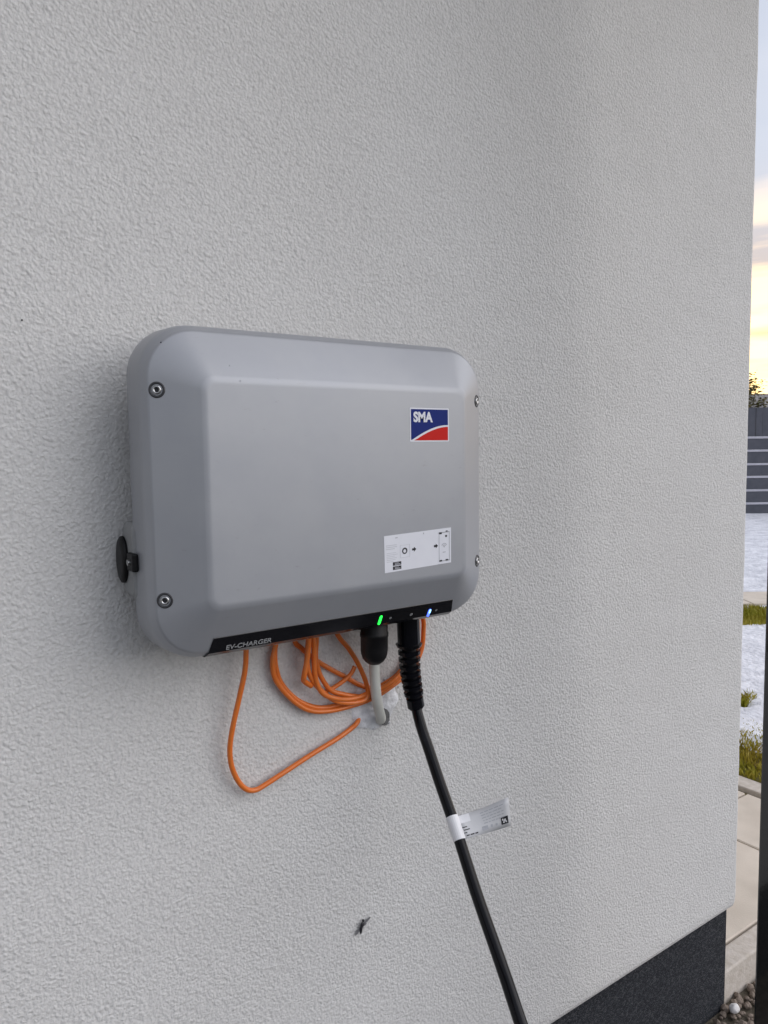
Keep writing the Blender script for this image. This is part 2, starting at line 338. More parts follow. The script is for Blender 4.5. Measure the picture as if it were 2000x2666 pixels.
# snow: a lumpy sheet that dips under the lawn where the grass shows
def bare(x, y):
    """>0 where the grass is free of snow"""
    v = 0
    v = max(v, 1.15 - (x - 2.02) / .62)                                   # strip next to the terrace
    e = ((x - 4.48) / .38) ** 2 + ((y - 1.93) / .26) ** 2; v = max(v, 1.3 - e)
    e = ((x - 2.80) / .10) ** 2 + ((y - .965) / .03) ** 2; v = max(v, 1.0 - e)
    return v
bm = bmesh.new(); nx, ny = 150, 120; V = {}
for i in range(nx + 1):
    for j in range(ny + 1):
        x = 2.08 + 12.5 * (i / nx) ** 1.6; y = -1.1 + 9.5 * (j / ny)
        n1 = noise.fractal(Vector((x * 1.3, y * 1.3, 0)), .8, 2, 4); n2 = noise.noise(Vector((x * 7, y * 7, 3)))
        h = .022 + .014 * n1 + .006 * n2 - .05 * max(0, bare(x + .10 * n1, y + .08 * n2) - .35) / .65
        V[i, j] = bm.verts.new((x, y, TZ + max(-.02, min(h, .05))))
for i in range(nx):
    for j in range(ny): bm.faces.new((V[i, j], V[i + 1, j], V[i + 1, j + 1], V[i, j + 1]))
tag(link('snow', bm, 'snow', smooth=True), 'melting snow lying over the lawn up to the fence', kind='stuff')
# grass blades
bm = bmesh.new()
def blade(x, y, h):
    a = random.uniform(0, 6.3); dx, dy = math.cos(a) * .0035, math.sin(a) * .0035; l = random.uniform(-.6, .6) * h; l2 = random.uniform(-.6, .6) * h
    b = [bm.verts.new((x - dx, y - dy, TZ - .004)), bm.verts.new((x + dx, y + dy, TZ - .004)), bm.verts.new((x + l * .4 + dx * .6, y + l2 * .4 + dy * .6, TZ + h * .6)), bm.verts.new((x + l, y + l2, TZ + h))]
    bm.faces.new((b[0], b[1], b[2])); bm.faces.new((b[0], b[2], b[3]))
for i in range(42000):
    x, y = random.uniform(2.075, 3.3), random.uniform(-.6, 2.2)
    if bare(x, y) > .25: blade(x, y, random.uniform(.010, .032))
for i in range(14000):
    x, y = random.uniform(3.9, 5.0), random.uniform(1.4, 2.5)
    if bare(x, y) > .3: blade(x, y, random.uniform(.015, .045))
for i in range(400): blade(random.gauss(2.80, .05), random.gauss(.965, .015), random.uniform(.02, .05))
tag(link('grass', bm, 'grass'), 'short green and yellow winter grass showing between snow patches', kind='stuff')

# ---------------------------------------------------------------- garden fence, tree, far house
fc = empty('garden_fence', (12.137, 5.950, TZ)); tag(fc, 'anthracite slat fence with pale rails standing behind the snowy lawn', 'fence')
bx = lambda a0, a1, d0, d1, z0, z1, bev=0: (lambda b: (strip(b, Vector((0, 0, 0)), a0, a1, d0, d1, z0, z1, bev), b)[1])(bmesh.new())
lines = [1.330, 1.105, .873, .655, .423, .198]
for bay in range(-2, 3):
    a0 = bay * 1.9 - .55; a1 = a0 + 1.84
    link('fence_post', bx(a0 - .06, a0, -.03, .03, -.1, 1.86), 'fence', fc)
    tops = [1.84] + lines; 
    for k, zt in enumerate(tops):
        zb = (lines + [.01])[k]
        lo = zb + (.02 if k < 6 else 0); hi = zt - (.02 if k else 0)
        if k == 0:                                # the tall top panel is made of upright strips
            n = 16
            for q in range(n):
                ww = (a1 - a0) / n; o = link('fence_slat', bx(a0 + q * ww + .003, a0 + (q + 1) * ww - .003, -.008 + .006 * (q % 2), .014, lo, hi), 'fence', fc)
        else:
            link('fence_slat', bx(a0, a1, -.012, .012, lo, hi, .003), 'fence', fc)
    for zl in lines:
        link('rail', bx(a0, a1, -.02, .02, zl - .018, zl + .018), 'rail', fc)

def tree(loc, h, rx, label, n=9000, seed=1):
    rnd = random.Random(seed); t = empty('garden_tree', loc); tag(t, label, 'tree')
    bm = bmesh.new()
    tube(bm, smooth_path([(0, 0, 0), (.04, .02, h * .3), (-.03, .03, h * .65), (.02, 0, h * .97)], 5), lambda s: .11 * (1 - s) + .01, 8)
    limbs = []
    for k in range(26):
        z = h * (.18 + .75 * k / 26); a = k * 2.4; L = rx * (1.05 - .75 * z / h) * rnd.uniform(.7, 1.1)
        e = Vector((math.cos(a) * L, math.sin(a) * L, z + L * .35)); tube(bm, smooth_path([(0, 0, z), e * .5 + Vector((0, 0, z * .45)), e], 3), lambda s: .025 * (1 - s) + .004, 5); limbs.append((Vector((0, 0, z)), e))
    link('trunk', bm, 'bark', t)
    bm = bmesh.new()
    for i in range(n):
        a, e = rnd.choice(limbs); s = rnd.random() ** .6; c = a.lerp(e, s) + Vector((rnd.gauss(0, .10), rnd.gauss(0, .10), rnd.gauss(0, .12)))
        r = rnd.uniform(.03, .07); m = Matrix.Rotation(rnd.uniform(0, 6.3), 3, 'Z') @ Matrix.Rotation(rnd.uniform(-1.3, 1.3), 3, 'X')
        bm.faces.new([bm.verts.new(c + m @ Vector(p) * r) for p in ((-.5, 0, 0), (0, -.3, 0), (1, 0, .1), (0, .3, 0))])
    link('crown', bm, 'leaf', t)
tree((15.0, 8.0, TZ), 2.75, .95, 'olive brown bushy tree rising behind the garden fence')

fh = empty('house', (58.0, 30.2, 0)); tag(fh, 'low pale house far behind the fence under the sunset', 'house')
hb = lambda a0, a1, d0, d1, z0, z1: bx(a0, a1, d0, d1, z0, z1)
link('wall', hb(-2, 12, 0, 8, -.5, 3.6), 'render', fh)
bm = bmesh.new()
ra = [A * -2.4 + B * -.5 + Vector((0, 0, 3.6)), A * 12.4 + B * -.5 + Vector((0, 0, 3.6)), A * 12.4 + B * 8.5 + Vector((0, 0, 3.6)), A * -2.4 + B * 8.5 + Vector((0, 0, 3.6)), A * .5 + B * 4 + Vector((0, 0, 5.6)), A * 9.5 + B * 4 + Vector((0, 0, 5.6))]
vv = [bm.verts.new(p) for p in ra]
for f in ((0, 1, 5, 4), (2, 3, 4, 5), (1, 2, 5), (3, 0, 4), (3, 2, 1, 0)): bm.faces.new([vv[k] for k in f])
link('roof', bm, 'rooftile', fh)
for k in range(4):
    f = link('window', hb(k * 2.8 + .2, k * 2.8 + 1.5, -.08, .02, 1.0, 2.4), 'whitepvc', fh)
    link('pane', hb(k * 2.8 + .3, k * 2.8 + 1.4, -.10, -.075, 1.1, 2.3), 'glass', f)

# ---------------------------------------------------------------- the stuccoed house wall
hs = empty('house', (0, 0, 0)); tag(hs, 'white textured stucco house wall carrying the grey charger, dark plinth below', 'house')
ZP = .269; XC = 1.072
bm = bmesh.new()
def houserings(xs_, ys_, z, r, n=6):
    out = [(-7, ys_, z)]
    for k in range(n + 1):
        a = math.radians(90 * k / n); out.append((xs_ - r + r * math.sin(a), ys_ + r - r * math.cos(a), z))
    out += [(xs_, 9, z), (-7, 9, z)]
    return out
rings = [houserings(XC - .0085, .012, ZP, .006), houserings(XC - .005, .004, ZP + .004, .010), houserings(XC - .003, .001, ZP + .012, .012), houserings(XC, 0, ZP + .026, .014)]
zt = 3.3
for k in range(1, 61): rings.append([(x + .0016 * noise.noise(Vector((k * .9, 7, x))) * (x > .9), y + .0010 * noise.noise(Vector((k * .5, 3, x))) * (y < .1), z) for x, y, z in houserings(XC, 0, ZP + .026 + (zt - ZP - .026) * k / 60, .014)])
loft(bm, rings); link('wall', bm, 'stucco', hs)
bm = bmesh.new(); loft(bm, [houserings(XC - .007, .020, -.3, .003), houserings(XC - .007, .020, ZP + .001, .003)]); link('plinth', bm, 'plinth', hs)
# lumpy white filler round the drilled hole
bm = bmesh.new(); V = []
cx_, cz_ = .109, .931
nr, na = 12, 40
c0 = bm.verts.new((cx_, -.003, cz_)); prev = None
for i in range(1, nr + 1):
    ring = []
    for k in range(na):
        a = 2 * math.pi * k / na; rr = (.038 + .010 * noise.noise(Vector((math.cos(a) * 1.8, math.sin(a) * 1.8, 5)))) * i / nr
        x, z = cx_ + rr * math.cos(a) * 1.1, cz_ + rr * math.sin(a) * .95
        hgt = .0055 * (1 - (i / nr) ** 3) * (1 + .9 * noise.noise(Vector((x * 110, 1, z * 110)))) - (.001 if i == nr else 0)
        ring.append(bm.verts.new((x, -hgt, z)))
    if prev is None:
        for k in range(na): bm.faces.new((c0, ring[k], ring[(k + 1) % na]))
    else:
        for k in range(na): bm.faces.new((prev[k], ring[k], ring[(k + 1) % na], prev[(k + 1) % na]))
    prev = ring
link('filler_patch', bm, 'filler', hs, smooth=True)
bm = bmesh.new(); plate(bm, [(.1225 + (.0078 + .0018 * noise.noise(Vector((k * .7, 2, 1)))) * math.cos(math.pi * k / 12), .9120 + (.0120 + .002 * noise.noise(Vector((k * .8, 5, 1)))) * math.sin(math.pi * k / 12)) for k in range(24)], -.0072, -.001); link('drilled_hole_shade', bm, 'hole', hs)  # flat dark disc, the hole's shade painted as a surface
for k in range(26):
    a = random.uniform(0, 6.3); q_ = random.gauss(.030, .006); bm = bmesh.new(); bmesh.ops.create_icosphere(bm, subdivisions=1, radius=random.uniform(.0012, .0034))
    for v in bm.verts: v.co *= random.uniform(.7, 1.3)
    link('filler_crumb', bm, 'filler', hs, loc=(cx_ + q_ * 1.1 * math.cos(a), -.0008, cz_ + q_ * .95 * math.sin(a)))

# ---------------------------------------------------------------- the charger
CZ = 1.245
ch = empty('wall_charger', (0, 0, CZ)); tag(ch, 'grey electric car wall charger with sloped edges, black light strip and blue red sticker', 'charger')
YF, YE = -.122, -.0901
FX, FZ = .0566, .0599                      # flange widths at the sides and at top and bottom
HX, HZ = .2300, .1785
def fl(s):                                 # s 0..1 across the flange -> inset x, inset z, y, radius
    return (FX * s, FZ * s, YE + (YF - YE) * s, .056 + (.0125 - .056) * s)
prof = [(.006, .006, -.047, .050), (.001, .001, -.0475, .055), (0, 0, -.0495, .056), (.0004, .0004, -.058, .056), (.0012, .0012, -.078, .056), (.0018, .0018, -.0838, .056), (.0034, .0034, -.0876, .055), (.0062, .0063, -.0912, .053)]
prof = [p for p in prof]
def push(s, d=0): 
    a = fl(s); prof.append((a[0], a[1], a[2] + d, a[3]))
push(.13); push(.17)
for k in range(1, 8): push(.17 + (.86 - .17) * k / 8)
push(.86); push(.90, .0001)
push(.935); push(.955, .0001)
prof += [(FX * 1.0, FZ * 1.0, YF + .0006, .0125), (FX * 1.04, FZ * 1.04, YF + .0001, .011), (FX * 1.07, FZ * 1.07, YF, .010), (FX * 1.10, FZ * 1.10, YF, .009)]
bm = bmesh.new()
loft(bm, [[(x, p[2], z) for x, z in rrect(HX - p[0], HZ - p[1], p[3], 14)] for p in prof])
lid = link('lid', bm, 'lid', ch, smooth=True)
# housing behind the lid, off the wall on its bracket
bm = bmesh.new()
loft(bm, [[(x, y, z) for x, z in rrect(.203 - i, .150 - i, .03 - i, 8)] for i, y in ((.008, -.022), (0, -.030), (0, -.050))])
link('housing', bm, 'housing', ch, smooth=False)
bm = bmesh.new(); box(bm, (-.16, -.0225, -.05), (.16, 0.0, .11), .002); link('bracket', bm, 'steel', ch)
# cooling ribs of the housing's side, seen only from aside
for k in range(5):
    bm = bmesh.new(); box(bm, (-.2075, -.046, .02 + k * .022), (-.2025, -.026, .024 + k * .022)); link('rib', bm, 'housing', ch)
# switch boss and rotary switch at the left side
bm = bmesh.new()
loft(bm, [[(x, y, z) for y, z in rrect(r_, h_, .008, 5, cx=-.036, cz=-.071)] for x, r_, h_ in ((-.200, .024, .044), (-.2290, .021, .041), (-.2325, .018, .036))])
link('switch_boss', bm, 'housing', ch, smooth=False)
bm = bmesh.new()
for x0, x1, r in ((-.2330, -.2366, .0262),):
    yk = -.031
    loft(bm, [[(x, -.0225 + rr * .62 * math.cos(a), -.0715 + rr * math.sin(a)) for a in [2 * math.pi * q / 32 for q in range(32)]] for x, rr in ((-.2325, .0245), (-.2335, .0262), (-.2365, .0256), (-.2380, .0225), (-.2384, .013))])
sw = link('rotary_switch', bm, 'black', ch, smooth=True)
bm = bmesh.new(); box(bm, (-.2365, -.0650, -.0808), (-.2296, -.0440, -.0612), .002, 2); lk = link('switch_lock', bm, 'black', ch)
bm = bmesh.new(); tube(bm, [Vector((-.2364, -.054, -.071)), Vector((-.2385, -.054, -.071))], .0032, 12); link('lock_pin', bm, 'steel', lk)
# screws on the flange
nrm = Vector((0, -1, 0))
for sx in (-1, 1):
    for sz in (-1, 1):
        s = .0155 / FX; X0 = sx * (HX - .0155); Z0 = sz * .1075; Y0 = YE + (YF - YE) * s
        n = Vector((sx * .0319, -.0566, 0)).normalized(); u = Vector((0, 0, 1)); v = n.cross(u)
        c = Vector((X0, Y0, Z0))
        def ring(r, h, k=24): return [c + n * h + (u * math.cos(2 * math.pi * i / k) + v * math.sin(2 * math.pi * i / k)) * r for i in range(k)]
        bm = bmesh.new(); loft(bm, [ring(.0083, -.001), ring(.0083, .0003), ring(.0076, .0008), ring(.0058, .0005), ring(.0056, -.0006)], False, True)
        rcs = link('screw', bm, 'recess_dark', ch, smooth=True)  # dark ring painted in for the shaded recess round the screw
        bm = bmesh.new(); loft(bm, [ring(.0046, -.0004), ring(.0046, .0009), ring(.0040, .0016), ring(.0026, .0019), ring(.0024, .0003)], False, True)
        link('screw_head', bm, 'steel', rcs, smooth=True)
        bm = bmesh.new(); loft(bm, [ring(.0022, .0003, 6), ring(.0022, .0006, 6)], False, True); link('hex_socket_shade', bm, 'ink', rcs)  # black plate painted as the shade inside the socket
# black strip along the lower slope, wrapping round the lower edge
def slope_y(z): return YF + (YF - YE) / (-FZ) * 0 + (-(HZ - FZ) - z) * (YE - YF) / FZ if z > -HZ else YE   # y on the bottom slope at height z
sn = Vector((0, -FZ, -(YE - YF))).normalized()            # outward normal of the bottom slope
sup = Vector((0, -(YE - YF), FZ)).normalized()            # uphill direction on it
def onslope(x, z, d=0):
    y = YF + (-(HZ - FZ) - z) * (YE - YF) / FZ
    return Vector((x, y, z)) + sn * d
bm = bmesh.new(); rows = []
zs = [-.1535, -.1540, -.162, -.1695, -.1722]
for i, z in enumerate(zs):
    p = onslope(0, z, .0002 if i == 0 else .0009); rows.append(p)
rows += [Vector((0, -.0880, -.1767)), Vector((0, -.0840, -.1784)), Vector((0, -.060, -.1794)), Vector((0, -.050, -.1796)), Vector((0, -.050, -.1770))]
pr = []
for p in rows:
    k = max(0, min(1, (-.1535 - p.z) / .024)); xl = -.1650 - .004 * k; xr = .1668 + .007 * k
    pr.append([bm.verts.new((xl + (xr - xl) * q / 12, p.y, p.z)) for q in range(13)])
for A_, B_ in zip(pr, pr[1:]):
    for q in range(12): bm.faces.new((A_[q], A_[q + 1], B_[q + 1], B_[q]))
st = link('light_strip', bm, 'glossblack', ch)
m_ = st.modifiers.new('t', 'SOLIDIFY'); m_.thickness = .0006; m_.offset = -1
bs = Matrix(((1, 0, sn.x, 0), (0, sup.y, sn.y, 0), (0, sup.z, sn.z, 0), (0, 0, 0, 1)))
def slope_m(x, z, d): return Matrix.Translation(onslope(x, z, d)) @ bs
text_mesh('lettering', 'EV-CHARGER', .0092, 'legend', slope_m(-.1490, -.1706, .0011), st, bold=.00012, sx=1.0)
def capsule(name, x, z0, z1, wd, m, d=.0011, ht=.0004, par=None):
    a = onslope(x, z0, d); b = onslope(x, z1, d); L = (b - a).length; e = (b - a).normalized(); sx = Vector((1, 0, 0)); pts = []
    for k in range(9):
        t = math.pi * k / 8; pts.append(a + sx * math.cos(t) * wd - e * math.sin(t) * wd)
    for k in range(9):
        t = math.pi + math.pi * k / 8; pts.append(b + sx * math.cos(t) * wd - e * math.sin(t) * wd)
    bm = bmesh.new(); loft(bm, [pts, [p + sn * ht for p in pts]]); return link(name, bm, m, par or st)
capsule('green_lamp', .0543, -.1615, -.1710, .0019, 'ledg')
bl = capsule('blue_lamp', .1322, -.1640, -.1715, .0019, 'ledb')
capsule('lamp_core', .1328, -.1640, -.1672, .0013, 'ledbw', d=.0015)
for x, sz in ((.0700, .0016), (.1026, .0022), (.1436, .0016)):
    bm = bmesh.new(); c = onslope(x, -.1657, .0011)
    for r0, r1 in ((sz, sz * .6), (sz * .35, .0)):
        P1 = [c + (Vector((1, 0, 0)) * math.cos(a) + sup * math.sin(a)) * r0 for a in [math.pi * k / 6 for k in range(12)]]
        P2 = [c + (Vector((1, 0, 0)) * math.cos(a) + sup * math.sin(a)) * r1 for a in [math.pi * k / 6 for k in range(12)]]
        A1 = [bm.verts.new(p + sn * .0002) for p in P1]; A2 = [bm.verts.new(p + sn * .0002) for p in P2]
        for k in range(12): bm.faces.new((A1[k], A1[(k + 1) % 12], A2[(k + 1) % 12], A2[k]))
    link('symbol', bm, 'legend', st)
# emblem sticker
y = YF
bm = bmesh.new(); plate(bm, rrect(.0307, .0207, .0012, 4, .1162, .0743), y - .0003, y + .0002); em = link('emblem_sticker', bm, 'paper', ch)
x0, x1, z0, z1 = .0872, .1452, .0553, .0933
cur = [(x0 + .004 + (x1 - x0 - .004) * t, z0 + .0008 + .0170 * math.sin(math.pi / 2 * t) ** .95) for t in [k / 14 for k in range(15)]]
bm = bmesh.new(); plate(bm, [(x0, z1), (x0, z0 + .0006), (x0 + .0010, z0 + .0006)] + [(a, b + .0013) for a, b in cur[1:]] + [(x1, z1)], y - .0005, y - .0002); link('blue_field', bm, 'blue', em)
bm = bmesh.new(); plate(bm, [(x0 + .0045, z0)] + [(a + .0015 * (k < 14), b - .0009) for k, (a, b) in enumerate(cur) if k] + [(x1, z0)], y - .0005, y - .0002); link('red_field', bm, 'red', em)
fm = lambda x, z, d: Matrix.Translation((x, y - d, z)) @ Matrix(((1, 0, 0, 0), (0, 0, -1, 0), (0, 1, 0, 0), (0, 0, 0, 1)))
text_mesh('lettering', 'SMA', .0165, 'paper', fm(.0908, .0782, .0006), em, bold=.0007, sx=.92)
# instruction sticker
bm = bmesh.new(); plate(bm, [(.0455, -.1038), (.1490, -.1006), (.1492, -.0556), (.0450, -.0590)], y - .0003, y + .0002); stk = link('instruction_sticker', bm, 'paper', ch)
SK = .031                                  # the sticker sits a little askew
def sp(x, z): return (x, z + (x - .097) * SK)
def dec(name, shapes, m, par=stk, d=.0005):
    bm = bmesh.new()
    for pts in shapes: plate(bm, [sp(*p) for p in pts], y - d, y - .0002)
    return link(name, bm, m, par)
rc = lambda a, b, c_, d: [(a, b), (c_, b), (c_, d), (a, d)]
def annulus(cx, cz, r0, r1, a0, a1, n=14):
    o = [(cx + r1 * math.cos(math.radians(a0 + (a1 - a0) * k / n)), cz + r1 * math.sin(math.radians(a0 + (a1 - a0) * k / n))) for k in range(n + 1)]
    return o + [(cx + r0 * math.cos(math.radians(a1 - (a1 - a0) * k / n)), cz + r0 * math.sin(math.radians(a1 - (a1 - a0) * k / n))) for k in range(n + 1)]
dec('fine_print', [rc(.0475, -.0690 - k * .0022, .0475 + w_, -.0700 - k * .0022) for k, w_ in enumerate((.016, .0165, .013))] + [rc(.0485, -.0785 - k * .0021, .0485 + w_, -.0792 - k * .0021) for k, w_ in enumerate((.014, .016, .012, .015, .013, .010))], 'paleink')
dec('dial', [annulus(.0755, -.0785, .0022, .0040, -20, 200), annulus(.0755, -.0785, .0024, .0038, 200, 340)], 'ink')
dec('dial_frame', [rc(.0685, -.0710, .0835, -.0714), rc(.0685, -.0862, .0835, -.0866), rc(.0685, -.0862, .0689, -.0710), rc(.0831, -.0862, .0835, -.0710)], 'paleink')
for xa in (.0868, .1212):
    dec('arrow', [[(xa, -.0795), (xa + .0030, -.0795), (xa + .0030, -.0812), (xa + .0064, -.0782), (xa + .0030, -.0752), (xa + .0030, -.0769), (xa, -.0769)]], 'ink')
ph = dec('phone_outline', [rc(.1292, -.0628, .1466, -.0616), rc(.1292, -.0978, .1466, -.0990), rc(.1292, -.0990, .1299, -.0616), rc(.1459, -.0990, .1466, -.0616)], 'greyink')
dec('phone_marks', [rc(.1298, -.0640, .1340, -.0616), rc(.1405, -.0618, .1435, -.0604), rc(.1395, -.0685, .1425, -.0660), rc(.1303, -.0990, .1340, -.0970), rc(.1400, -.0990, .1440, -.0970)], 'ink')
dec('signal_arcs', [annulus(.1378, -.0810, .0042, .0050, 30, 150), annulus(.1378, -.0810, .0022, .0030, 30, 150), annulus(.1378, -.0805, .0, .0010, 0, 350), rc(.1355, -.0880, .1400, -.0870)], 'greyink')
for k in range(2):
    zz_ = -.0905 - k * .0052
    bb = dec('store_badge', [rc(.0575, zz_, .0700, zz_ - .0042)], 'ink')
    dec('badge_print', [rc(.0602, zz_ - .0010, .0660, zz_ - .0017), rc(.0602, zz_ - .0024, .0685, zz_ - .0034)], 'greyink', par=bb, d=.0007)
dec('small_mark', [rc(.0615, -.0606, .0650, -.0616), rc(.1043, -.0592, .1055, -.0612)], 'greyink')
# blank plug beside the connector, under the lid
def turned(name, rows_, m, par, axis0, axis1, seg=28, smooth=True):
    a = Vector(axis0); b = Vector(axis1); d = (b - a).normalized(); u = d.cross(Vector((0, 1, 0))).normalized(); v = d.cross(u); L = (b - a).length
    bm = bmesh.new(); loft(bm, [[a + d * (t * L) + (u * math.cos(2 * math.pi * k / seg) + v * math.sin(2 * math.pi * k / seg)) * r for k in range(seg)] for t, r in rows_]); return link(name, bm, m, par, smooth)
g0, g1 = (.0721, -.058, -.165), (.0713, -.058, -.2355)
turned('blank_plug', [(0, .0178), (.02, .0180), (.38, .0180), (.39, .0187), (.46, .0187), (.47, .0180), (.72, .0180), (.80, .0172), (.87, .0155), (.93, .0125), (.98, .0080), (1.0, .003)], 'black', ch, g0, g1)

# ---------------------------------------------------------------- charging cable
cc_ = empty('charging_cable', (.1290, -.055, 1.075)); tag(cc_, 'thick black charging cable hanging from the charger, with a white tag wrapped round it', 'cable')
O = Vector(cc_.location)
def rel(p): return Vector(p) - O
ax = [(.1283, -.055, 1.090), (.1300, -.055, 1.0366), (.1314, -.055, .9955), (.1345, -.055, .9735), (.1395, -.055, .9465), (.1415, -.0555, .935)]
axp = smooth_path([rel(p) for p in ax], 24)
def cr_(t):
    if t < .40: r = .0155
    elif t < .44: r = .0155 - (t - .40) / .04 * .0030
    else: r = .0125 - (t - .44) / .56 * .0028
    if .40 < t < .90:
        k = (t - .40) / .5 * 8; f = k - int(k)
        r += .0030 if f < .5 else -.0026
    if t >= .90: r = .0118 if t < .985 else .0095
    return r
bm = bmesh.new()
# dense resample so that the ribs get crisp walls
N_ = 300; cum = [0]
for a_, b_ in zip(axp, axp[1:]): cum.append(cum[-1] + (b_ - a_).length)
dense = []; i = 0
for k in range(N_ + 1):
    L_ = cum[-1] * k / N_
    while i < len(cum) - 2 and cum[i + 1] < L_: i += 1
    dense.append(axp[i].lerp(axp[i + 1], (L_ - cum[i]) / (cum[i + 1] - cum[i])))
tube(bm, dense, cr_, 24); link('connector_sleeve', bm, 'rubber', cc_, smooth=False)
cpts = [(.1432, -.0520, .948), (.1410, -.0550, .9383), (.1347, -.0749, .9160), (.1327, -.0945, .8899), (.1276, -.1222, .8583), (.1201, -.1628, .8152), (.1075, -.2159, .7600), (.0950, -.2681, .7130), (.0812, -.3120, .6793), (.048, -.420, .590), (-.04, -.64, .36), (-.16, -.84, .12), (-.30, -1.05, .0065), (-.6, -1.3, .0065), (-1.2, -1.45, .0065)]
cord = smooth_path([rel(p) for p in cpts], 14)
bm = bmesh.new(); tube(bm, cord, .00735, 20); link('cord', bm, 'rubber', cc_, smooth=True)
# white wrap of the tag on the cord
best = min(range(len(cord)), key=lambda i: abs((cord[i] + O).z - .8152))
c0_ = cord[best]; dd = (cord[best + 1] - cord[best - 1]).normalized()
bm = bmesh.new(); tube(bm, [c0_ - dd * .0150, c0_ - dd * .005, c0_ + dd * .005, c0_ + dd * .0145], .0081, 20); tw = link('tag_wrap', bm, 'tagwhite', cc_, smooth=False)
# its flag of clear film, with small print, standing off to the side
right = Vector((.975, -.17, 0)); right = (right - dd * right.dot(dd)).normalized()
q0 = c0_ - dd * .0145 + right * .0075; q1 = c0_ + dd * .0140 + right * .0075
e0 = Vector((.1870, -.187, .8460)) - O; e1 = Vector((.1885, -.191, .8100)) - O
bm = bmesh.new(); G_ = {}
def flag(u, v):
    p = q0.lerp(e0, u).lerp(q1.lerp(e1, u), v); nn = (e0 - q0).cross(q1 - q0).normalized()
    return p + nn * (.0034 * math.sin(u * 3.6) + .0016 * math.sin(v * 3 + u * 4)) 
fn_ = (e0 - q0).cross(q1 - q0).normalized()
if fn_.y > 0: fn_ = -fn_
for i in range(11):
    for j in range(5): G_[i, j] = bm.verts.new(flag(i / 10, j / 4))
for i in range(10):
    for j in range(4): bm.faces.new((G_[i, j], G_[i + 1, j], G_[i + 1, j + 1], G_[i, j + 1]))
ff = link('tag_flag', bm, 'tag', cc_, smooth=True); mm = ff.modifiers.new('t', 'SOLIDIFY'); mm.thickness = .0002; mm.offset = 0
def printed(name, rects, m):
    bm = bmesh.new()
    for u0, v0, u1, v1 in rects:
        n_ = max(1, int((u1 - u0) * 12))
        for k in range(n_):
            a = u0 + (u1 - u0) * k / n_; b = u0 + (u1 - u0) * (k + 1) / n_
            bm.faces.new([bm.verts.new(flag(*q) + fn_ * .0004) for q in ((a, v0), (b, v0), (b, v1), (a, v1))])
    return link(name, bm, m, ff)
rr_ = random.Random(5); rows_ = []
for k in range(5):
    u = .42 + .01 * k
    while u < .86:
        l = rr_.uniform(.03, .09); rows_.append((u, .16 + k * .11, min(u + l, .88), .19 + k * .11)); u += l + .02
printed('small_print', rows_, 'greyink')
printed('dark_print', [(.80, .62, .95, .88), (.06, .86, .12, .91), (.14, .86, .22, .91), (.24, .86, .30, .91), (.02, .50, .12, .54), (.04, .62, .16, .66), (.03, .74, .09, .78)], 'ink')
printed('mark_print', [(.825, .68, .85, .74), (.87, .70, .90, .74), (.84, .78, .87, .83), (.90, .78, .92, .83)], 'tagwhite')
printed('grey_symbol', [(.40, .72, .52, .88), (.58, .74, .62, .84), (.68, .76, .72, .84)], 'greyink')
printed('white_block', [(.01, .02, .22, .34)], 'tagwhite')

